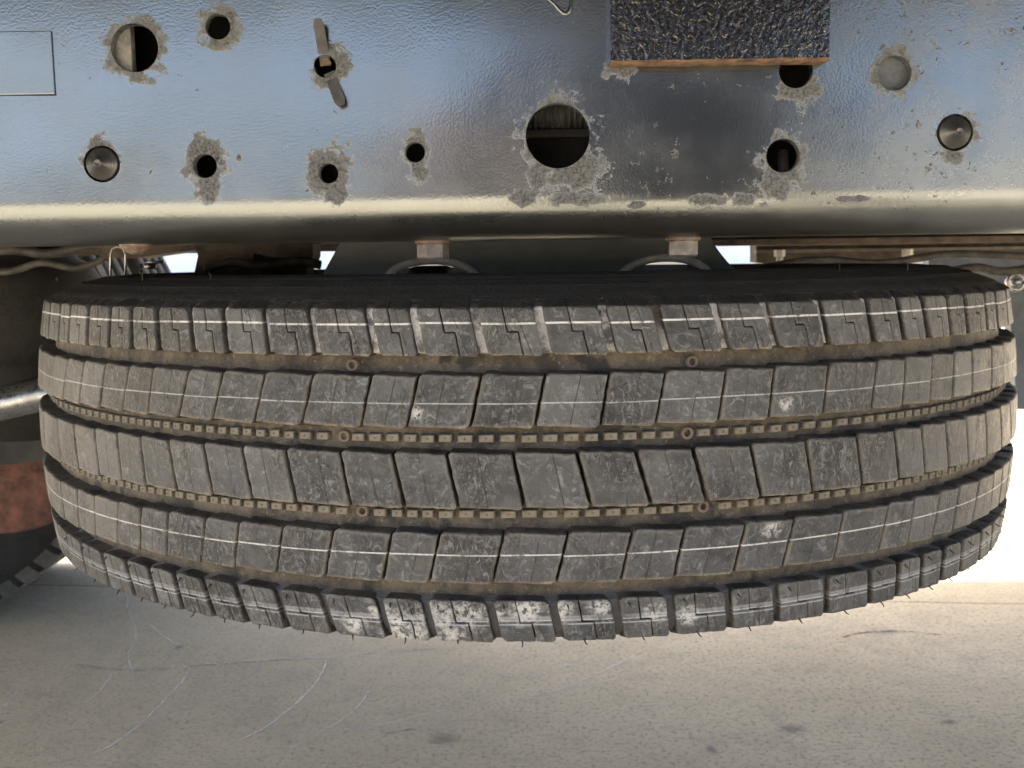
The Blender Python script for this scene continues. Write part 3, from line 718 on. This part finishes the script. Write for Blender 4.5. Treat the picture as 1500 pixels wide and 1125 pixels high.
# bolts below the rail
def hexbolt(u, v_top, w, hpx, yy, ang):
    p = at(u, v_top, yy); k = (yy - CAMP.y) / F; m = MB()
    zt_ = ZB; Rf = w * k * .62
    m.lathe([(0.0001, zt_ + .001), (Rf, zt_ + .0005), (Rf, zt_ - .0018), (Rf * .93, zt_ - .0030), (.0001, zt_ - .0032)], 28, mi=1)
    R = w * k / 2 / cos(pi / 6) * .97; h = hpx * k
    ring = lambda r, z: [(r * cos(ang + pi / 3 * i), r * sin(ang + pi / 3 * i), z) for i in range(6)]
    vs = ring(R, zt_ - .0028) + ring(R, zt_ - h + .0015) + ring(R * .9, zt_ - h) 
    m.add(vs, [(j * 6 + i, j * 6 + (i + 1) % 6, j * 6 + 6 + (i + 1) % 6, j * 6 + 6 + i)[::-1] for j in range(2) for i in range(6)] + [tuple(range(17, 11, -1))])
    return m.build('flange_bolt', [M_boltm, M_rb], near, (p.x, yy, 0))
M_rb = simple('rusty_washer', (.10, .07, .05), (.26, .21, .17), .7, 150)
hexbolt(634, 348, 42, 27, YW + .050, .18); hexbolt(1000, 344, 42, 28, YW + .050, .5)
p = at(199, 350, YW + .045); m = MB(); m.lathe([(.0001, -.0078), (.004, -.0075), (.008, -.0055), (.0125, -.0015), (.0130, .0), (.0130, .001)], 28); m.build('dome_rivet', M_rb, near, (p.x, p.y, ZB))

# dark carrier plate with arched cut outs
YG = -.27
def gpt(u, v): p = at(u, v, YG); return (p.x, p.z)
ol = [gpt(505, 343), gpt(1038, 340)] + [gpt(u, v) for u, v in ((1043, 352), (1049, 362), (1057, 373), (1067, 385), (1080, 398), (1100, 412))] + [gpt(460, 425)]
zb_ = TZ + .112; ol = [(x, max(z, zb_)) for x, z in ol][::-1]
V = [Vector(q) for q in ol]; E = [(i, (i + 1) % len(ol)) for i in range(len(ol))]
ov_ = []
for uc, top, hw in ((632, 380, 68), (975, 376, 66)):
    c = Vector(gpt(uc, top)); rx_ = hw * (YG - CAMP.y) / F; c.y -= .0185; ov_.append((c, rx_, .0185))
m = MB(); TG = .008
for c, ax, az in ov_:
    c.y = max(c.y, zb_ + 0.0)
import itertools
lower = zb_
def gus_face():
    # arches open at the lower edge: walk the outline with the arches cut out of the bottom
    pts = []
    top = [p for p in ol]
    bl, br = min(p[0] for p in ol), max(p[0] for p in ol)
    up = sorted([p for p in ol if p[1] > zb_ + 1e-5], key=lambda q: q[0])
    left = [p for p in up if p[0] < 0]; right = [p for p in up if p[0] >= 0]
    right.sort(key=lambda q: -q[1])
    pts = [(bl, zb_)]
    for c, ax, az in ov_:
        hz = c.y - zb_
        pts.append((c.x - ax, zb_))
        for k in range(25):
            a = pi - pi * k / 24; pts.append((c.x + ax * cos(a), c.y + az * sin(a)))
        pts.append((c.x + ax, zb_))
    pts.append((max(q[0] for q in right), zb_))
    pts += right[::-1] + sorted(left, key=lambda q: -q[1])
    return pts
gp = gus_face(); out = []
for q in gp:
    if not out or hypot(q[0] - out[-1][0], q[1] - out[-1][1]) > 1e-5: out.append(q)
gp = out
V = [Vector(q) for q in gp]; E = [(i, (i + 1) % len(gp)) for i in range(len(gp))]
v2, e2, f2, _, _, _ = delaunay_2d_cdt(V, E, [], 1, 1e-7)
def pin(q, poly):
    c = False
    for i in range(len(poly)):
        a, b = poly[i], poly[i - 1]
        if (a[1] > q[1]) != (b[1] > q[1]) and q[0] < (b[0] - a[0]) * (q[1] - a[1]) / (b[1] - a[1]) + a[0]: c = not c
    return c
f2 = [f for f in f2 if pin(sum((v2[i] for i in f), Vector((0, 0))) / len(f), gp)]
m.add([(p.x, YG, p.y) for p in v2], [tuple(f) for f in f2]); m.add([(p.x, YG + TG, p.y) for p in v2], [tuple(f)[::-1] for f in f2])
n = len(gp); m.add([(x, YG, z) for x, z in gp] + [(x, YG + TG, z) for x, z in gp], [(i, (i + 1) % n, (i + 1) % n + n, i + n) for i in range(n)])
m.build('carrier_plate', M_gus, truck)
for c, ax, az in ov_:
    m = MB(); m.tube([(c.x + (ax - .001) * cos(a), YG - .001, c.y + (az - .001) * sin(a)) for a in [pi * k / 24 for k in range(25)]], .0036, 10); m.build('arch_rim', simple('scuffed_grey_edge', (.32, .32, .30), (.50, .50, .47), .5, 60) if 'scuffed_grey_edge' not in bpy.data.materials else bpy.data.materials['scuffed_grey_edge'], truck)
# block behind the left arch
p0, p1 = at(596, 390, -.10), at(655, 410, -.10); m = MB(); m.box((p0.x, -.10, TZ + .10), (p1.x, .0, p0.z), bev=.008); m.build('winch_housing', M_dark, truck)
# cross members and brackets between the rails, seen in the slot above the tyre
def plate(name, pts, Y, T, mat, parent=truck):
    m = MB(); m.prism([(at(u, v, Y).x, at(u, v, Y).z) for u, v in pts][::-1], Y, Y + T); return m.build(name, mat, parent)
plate('cross_member', [(284, 352), (458, 357), (458, 374), (452, 392), (440, 375), (405, 378), (372, 371), (366, 420), (280, 420), (290, 375)], .02, .05, M_brown)
plate('spring_hanger', [(372, 368), (452, 372), (452, 377), (444, 420), (366, 420)], .10, .05, M_dark)
plate('hanger_flange', [(150, 350), (300, 351), (287, 366), (240, 372), (198, 378), (150, 378)], .10, .06, M_brown)
plate('cross_beam', [(-60, 340), (500, 340), (500, 357), (-60, 359)], .15, .05, M_dark)
for a_, b_ in (((163, 420), (163, 366)), ((184, 420), (184, 366))): pass
m = MB(); q = [at(u, v, .0) for u, v in ((162, 425), (162, 372), (165, 364), (172, 361), (181, 364), (184, 372), (184, 425))]; m.tube(q, .0013, 8); m.build('u_bolt', M_steel, truck)
m = MB(); q = [at(u, v, .05) for u, v in ((214, 384), (240, 384))]; m.tube(q, .0018, 10); m.tube([at(207, 386, .05), at(207, 420, .05)], .0018, 8); m.tube([at(220, 386, .05), at(220, 394, .05)], .007, 12); m.build('air_fitting', M_steel, truck)
plate('lower_beam', [(1108, 352), (1560, 346), (1560, 372), (1350, 378), (1300, 384), (1120, 386), (1108, 384)], .50, .05, M_brown)
plate('beam_lip', [(1108, 366), (1560, 360), (1560, 364), (1108, 371)], .48, .02, simple('pale_dusty_steel', (.12, .105, .09), (.22, .20, .17), .7, 50))
for u, v, h in ((1142, 374, 14), (1329, 373, 22)):
    m = MB(); p = at(u, v - 8, .46); q = at(u, v + h, .46); m.tube([p, p + (q - p) * .45], .0085, 6, smooth=False); m.tube([p + (q - p) * .4, q], .0055, 10); m.build('white_bolt', simple('white_zinc', (.6, .6, .56), (.75, .75, .7), .45, 60) if 'white_zinc' not in bpy.data.materials else bpy.data.materials['white_zinc'], truck)
plate('mud_flap_bracket', [(1360, 378), (1420, 376), (1560, 374), (1560, 600), (1490, 600), (1480, 470), (1440, 455), (1360, 430)], .95, .03, simple('blue_grey_plastic', (.075, .10, .13), (.14, .17, .20), .6, 14))
plate('rear_crossmember', [(1075, 347), (1108, 347), (1108, 350), (1560, 345), (1560, 330), (1075, 330)], .55, .05, M_dark)
m = MB(); p = at(1488, 413, .60); m.tube([p + Vector((cos(a) * .013, 0, sin(a) * .013)) for a in [2 * pi * k / 20 for k in range(21)]], .0035, 8); m.tube([p + Vector((0, .03, 0)), p + Vector((0, -.006, 0))], .006, 12); m.build('eye_bolt', M_steel, truck)
for k_, (pts_, r_, Y_) in enumerate((([(-60, 372), (20, 366), (70, 372), (120, 362), (170, 352)], .007, .30), ([(-60, 392), (10, 398), (60, 385), (110, 392), (150, 380), (190, 352)], .005, .26), ([(1120, 392), (1200, 380), (1290, 386), (1400, 372), (1560, 380)], .006, .36), ([(300, 395), (340, 384), (380, 390), (430, 383), (470, 388)], .005, -.02), ([(1380, 400), (1430, 392), (1470, 398), (1540, 388)], .008, .60))):
    m = MB(); P_ = [at(u, v, Y_) for u, v in pts_]; Q_ = []
    for i in range(len(P_) - 1):
        p0, p1, p2, p3 = P_[max(i - 1, 0)], P_[i], P_[i + 1], P_[min(i + 2, len(P_) - 1)]
        for j in range(8):
            q = j / 8; Q_.append(.5 * ((2 * p1) + (p2 - p0) * q + (2 * p0 - 5 * p1 + 4 * p2 - p3) * q * q + (3 * p1 - p0 - 3 * p2 + p3) * q ** 3))
    Q_.append(P_[-1]); m.tube(Q_, r_, 10); m.build('air_hose', M_hose, truck)
# rear wheel, hub and added dark bellows at the left
pc = at(-203, 545, .95); RW = .525; pc.z = RW
rw = empty('rear_wheel', (pc.x, .95, pc.z)); rw.parent = truck
m = MB(); pr = [(.29, .04), (.31, .012), (.36, -.008), (.42, -.012), (.47, -.004), (.497, .012), (.505, .022)]
for z in (.03, .062, .066, .10, .14, .144, .18, .184, .22): pr += [(RW if True else 0, z)]
pr2 = [(.29, .04), (.31, .012), (.36, -.008), (.42, -.012), (.47, -.004), (.497, .010), (.515, .020), (RW, .030), (RW, .062), (RW - .012, .064), (RW - .012, .074), (RW, .076), (RW, .116), (RW - .012, .118), (RW - .012, .128), (RW, .130), (RW, .17), (RW - .012, .172), (RW - .012, .182), (RW, .184), (RW, .215), (.50, .235), (.42, .255), (.31, .24), (.29, .2)]
m.lathe(pr2, 128, 'y'); ot = m.build('rear_tyre', M_tyreblk, rw); o2 = ot.copy(); COL.objects.link(o2); o2.parent = rw; o2.location = (0, .27, 0)
m = MB()
for k in range(60):
    a = 2 * pi * k / 60
    c, s_ = cos(a), sin(a); w = .019
    vs = []
    for y, r in ((.014, .512), (.060, RW + .004)):
        for t_ in (-1, 1): vs.append((r * c - s_ * w * t_, y, r * s_ + c * w * t_))
    for y, r in ((.030, RW - .012), (.060, RW - .012)):
        for t_ in (-1, 1): vs.append((r * c - s_ * w * t_, y, r * s_ + c * w * t_))
    r = RW + .004; vs2 = [(r * c - s_ * w * t_, y, r * s_ + c * w * t_) for y in (.026, .060) for t_ in (-1, 1)]
    lo = [((r - .03) * c - s_ * w * t_, y, (r - .03) * s_ + c * w * t_) for y in (.010, .060) for t_ in (-1, 1)]
    m.add(vs2 + lo, [(0, 1, 3, 2), (4, 5, 1, 0), (2, 3, 7, 6), (0, 2, 6, 4), (1, 5, 7, 3)])
o = m.build('shoulder_lugs', simple('grey_dusty_rubber', (.06, .06, .055), (.12, .115, .105), .8, 30), rw); o['kind'] = 'stuff'
m = MB(); m.lathe([(.11, -.01), (.20, .0), (.24, .05), (.285, .06), (.29, .2)], 64, 'y'); m.build('rear_rim', M_dark, rw)
m = MB(); c = at(-12, 600, .55); rr_ = 190 * (.55 - CAMP.y) / F
m.lathe([(.001, -.01), (rr_ * .55, -.01), (rr_ * .60, .0), (rr_ * .97, .0), (rr_, .008), (rr_, .16), (rr_ * .9, .17)], 72, 'y'); m.build('brake_drum', M_redrust, truck, c)
m = MB(); m.tube([at(-60, 604, .30), at(20, 588, .30), at(62, 578, .30), at(110, 568, .30)], .0235, 20); m.build('torque_rod', M_steel, truck)
m = MB(); c = at(36, 475, .42); k_ = (.42 - CAMP.y) / F
m.lathe([(.001, -.17), (.07, -.17), (.075, -.14), (.105, -.125), (.118, -.09), (.115, -.05), (.095, -.02), (.115, .02), (.118, .06), (.10, .09), (.08, .10), (.08, .17), (.001, .17)], 48, c=(c.x, .42, c.z)); m.build('dark_filler_bellows', M_tyreblk, truck)  # bellows added to fill the gap before the drum with black
plate('brake_bracket', [(-60, 612), (60, 600), (60, 675), (25, 680), (-60, 684)], .45, .05, M_dark)
m = MB(); m.tube([at(-40, 441, .35), at(30, 427, .35), at(86, 411, .35)], .0055, 10); m.build('brake_pipe', simple('tan_pipe', (.30, .22, .13), (.42, .34, .22), .45, 60, metal=.3), truck)
m = MB(); m.box((-3.6, -1.10, TZ + .485), (2.6, 1.38, TZ + .64)); 
m.build('shade_deck', M_dark, truck)  # unseen deck added to keep the sun off rail and tyre
for x in (-1.6, -.9, .9, 1.6):
    m = MB(); m.box((x - .04, -1.0, ZT + .001), (x + .04, 1.25, TZ + .4845)); m.build('shade_deck_bearer', M_dark, truck)  # unseen bearers under the added deck

# bent metal tab hanging in the small hole
tab = empty('metal_tab', at(476, 97, YW), label='bent grey metal strip poking out of the small hole in the chassis rail', cat='metal strip')
def strip(name, P, Q, w, dy0, dy1, mat):
    a, b = at(*P, YW + dy0), at(*Q, YW + dy1); d = (b - a).normalized(); wv = d.cross(Vector((0, 1, 0))).normalized() * w * PX / 2; th = Vector((0, .0016, 0))
    base = Vector(tab.location); k = d * .004
    pts = [a - wv, a + wv, b - k + wv, b - wv * -.6, b - wv * .6, b - k - wv]
    vs = [p - base for p in pts] + [p - base + th for p in pts]; n = 6
    m = MB(); m.add(vs, [tuple(range(n)), tuple(range(2 * n - 1, n - 1, -1))] + [(i, i + n, (i + 1) % n + n, (i + 1) % n) for i in range(n)])
    return m.build(name, mat, tab)
strip('upper_tab', (477, 96), (465, 27), 15, .004, -.012, simple('worn_grey_tab', (.035, .037, .04), (.09, .092, .095), .55, 90))
strip('lower_tab', (482, 106), (500, 154), 16, .002, -.008, simple('dark_grey_tab', (.05, .052, .055), (.09, .092, .095), .5, 90))
strip('rusty_fold', (478, 95), (475, 86), 15, -.002, -.003, M_rust)

# ------------------------------------------------------------------ far background
wal = empty('warehouse', (0, 34, 0), label='long tan warehouse far behind, glimpsed in the slot between chassis rail and tyre', cat='building')
m = MB(); m.box((-26, 0, 0), (26, 12, 5)); m.build('wall', simple('tan_render', (.42, .38, .28), (.48, .44, .34), .8, 3), wal)
m = MB(); m.box((-26.3, -.3, 5.001), (26.3, 12.3, 5.3)); m.build('roof', simple('pale_roof', (.5, .5, .5), (.6, .6, .6), .6, 3), wal)
for x0_, x1_ in ((-12.4, -9.6), (-6.6, -4.6), (5.15, 7.4)):
    m = MB(); m.box((x0_, -.06, .0), (x1_, -.003, 4.0)); m.build('blue_door', simple('light_blue_sheet', (.55, .66, .78), (.62, .72, .82), .5, 3) if 'light_blue_sheet' not in bpy.data.materials else bpy.data.materials['light_blue_sheet'], wal)

# ------------------------------------------------------------------ the photographer, mirrored in the glossy rail
pr = empty('person', (.34, -1.84, 0), label='person in dark clothes crouching and holding a phone, dimly mirrored in the glossy chassis rail', cat='person')
J = {'hip': (.0, .0, .46), 'waist': (.0, .06, .66), 'chest': (-.02, .12, .86), 'neck': (-.03, .15, .98), 'headb': (-.04, .18, 1.04),
     'lhip': (-.11, .0, .42), 'lknee': (-.19, .38, .50), 'lank': (-.17, .20, .09), 'ltoe': (-.18, .38, .03),
     'rhip': (.11, .0, .42), 'rknee': (.22, .34, .30), 'rank': (.19, -.02, .10), 'rtoe': (.20, .16, .03),
     'lsh': (-.20, .12, .91), 'lelb': (-.34, .20, .70), 'lwri': (-.40, .36, .72), 'rsh': (.16, .12, .91), 'relb': (.10, .30, .68), 'rwri': (-.18, .36, .70)}
RAD = {'hip': .16, 'waist': .16, 'chest': .175, 'neck': .06, 'headb': .06, 'lhip': .10, 'rhip': .10, 'lknee': .065, 'rknee': .065, 'lank': .045, 'rank': .045, 'ltoe': .04, 'rtoe': .04,
       'lsh': .075, 'rsh': .075, 'lelb': .048, 'relb': .048, 'lwri': .032, 'rwri': .032}
ED = [('hip', 'waist'), ('waist', 'chest'), ('chest', 'neck'), ('neck', 'headb'), ('hip', 'lhip'), ('lhip', 'lknee'), ('lknee', 'lank'), ('lank', 'ltoe'), ('hip', 'rhip'), ('rhip', 'rknee'), ('rknee', 'rank'), ('rank', 'rtoe'), ('chest', 'lsh'), ('lsh', 'lelb'), ('lelb', 'lwri'), ('chest', 'rsh'), ('rsh', 'relb'), ('relb', 'rwri')]
ks = list(J)
for side, sg in (('l', 1), ('r', -1)):       # five fingers per hand, closed on the phone
    w = Vector(J[side + 'wri']); palm = w + Vector((sg * .02, .05, .01)); J[side + 'palm'] = tuple(palm); RAD[side + 'palm'] = .026; ks.append(side + 'palm'); ED.append((side + 'wri', side + 'palm'))
me = bpy.data.meshes.new('body'); me.from_pydata([J[k] for k in ks], [(ks.index(a), ks.index(b)) for a, b in ED], [])
body = link('body', me, simple('dark_work_clothes', (.012, .013, .018), (.025, .027, .035), .9, 12), pr)
sm_ = body.modifiers.new('skin', 'SKIN')
for i, k in enumerate(ks): me.skin_vertices[0].data[i].radius = (RAD[k], RAD[k]); me.skin_vertices[0].data[i].use_root = (k == 'hip')
body.modifiers.new('sub', 'SUBSURF').levels = 2; body.modifiers['sub'].render_levels = 2
skin = simple('skin', (.32, .19, .13), (.42, .26, .19), .55, 30)
m = MB(); hp = []
for i in range(13):
    a = pi * i / 12; hp.append((max(.0001, .078 * sin(a) * (1 + .12 * cos(a))), -.115 * cos(a)))
m.lathe(hp, 28, c=(-.05, .22, 1.14)); m.tube([(-.05, .285, 1.15), (-.05, .305, 1.12), (-.05, .29, 1.11)], [.008, .013, .006], 8)
for sx_ in (-1, 1): m.tube([(-.05 + sx_ * .076, .21, 1.12), (-.05 + sx_ * .086, .205, 1.145), (-.05 + sx_ * .078, .21, 1.165)], [.008, .014, .008], 8)
m.build('head', skin, pr)
m = MB(); hp = []
for i in range(9):
    a = pi * .5 * i / 8; hp.append((max(.0001, .086 * cos(a)), .118 * sin(a)))
m.lathe(hp, 28, c=(-.05, .205, 1.155)); m.build('hair', simple('dark_hair', (.01, .008, .006), (.03, .022, .018), .7, 60), pr)
for side, sg in (('l', 1), ('r', -1)):
    m = MB(); p = Vector(J[side + 'palm'])
    for j in range(4):
        b = p + Vector((0, .012, .022 - .016 * j)); L = (.9, 1, .94, .78)[j]
        m.tube([b, b + Vector((sg * .030 * L, .020, 0)), b + Vector((sg * .052 * L, .014, 0)), b + Vector((sg * .064 * L, .004, 0))], [.009, .0085, .008, .006], 8)
    b = p + Vector((0, -.01, .02)); m.tube([b, b + Vector((sg * .03, -.006, .018)), b + Vector((sg * .055, 0, .012))], [.011, .0095, .007], 8)
    m.build('fingers', skin, pr)

pr.scale = (1.35, 1.2, 1.24)
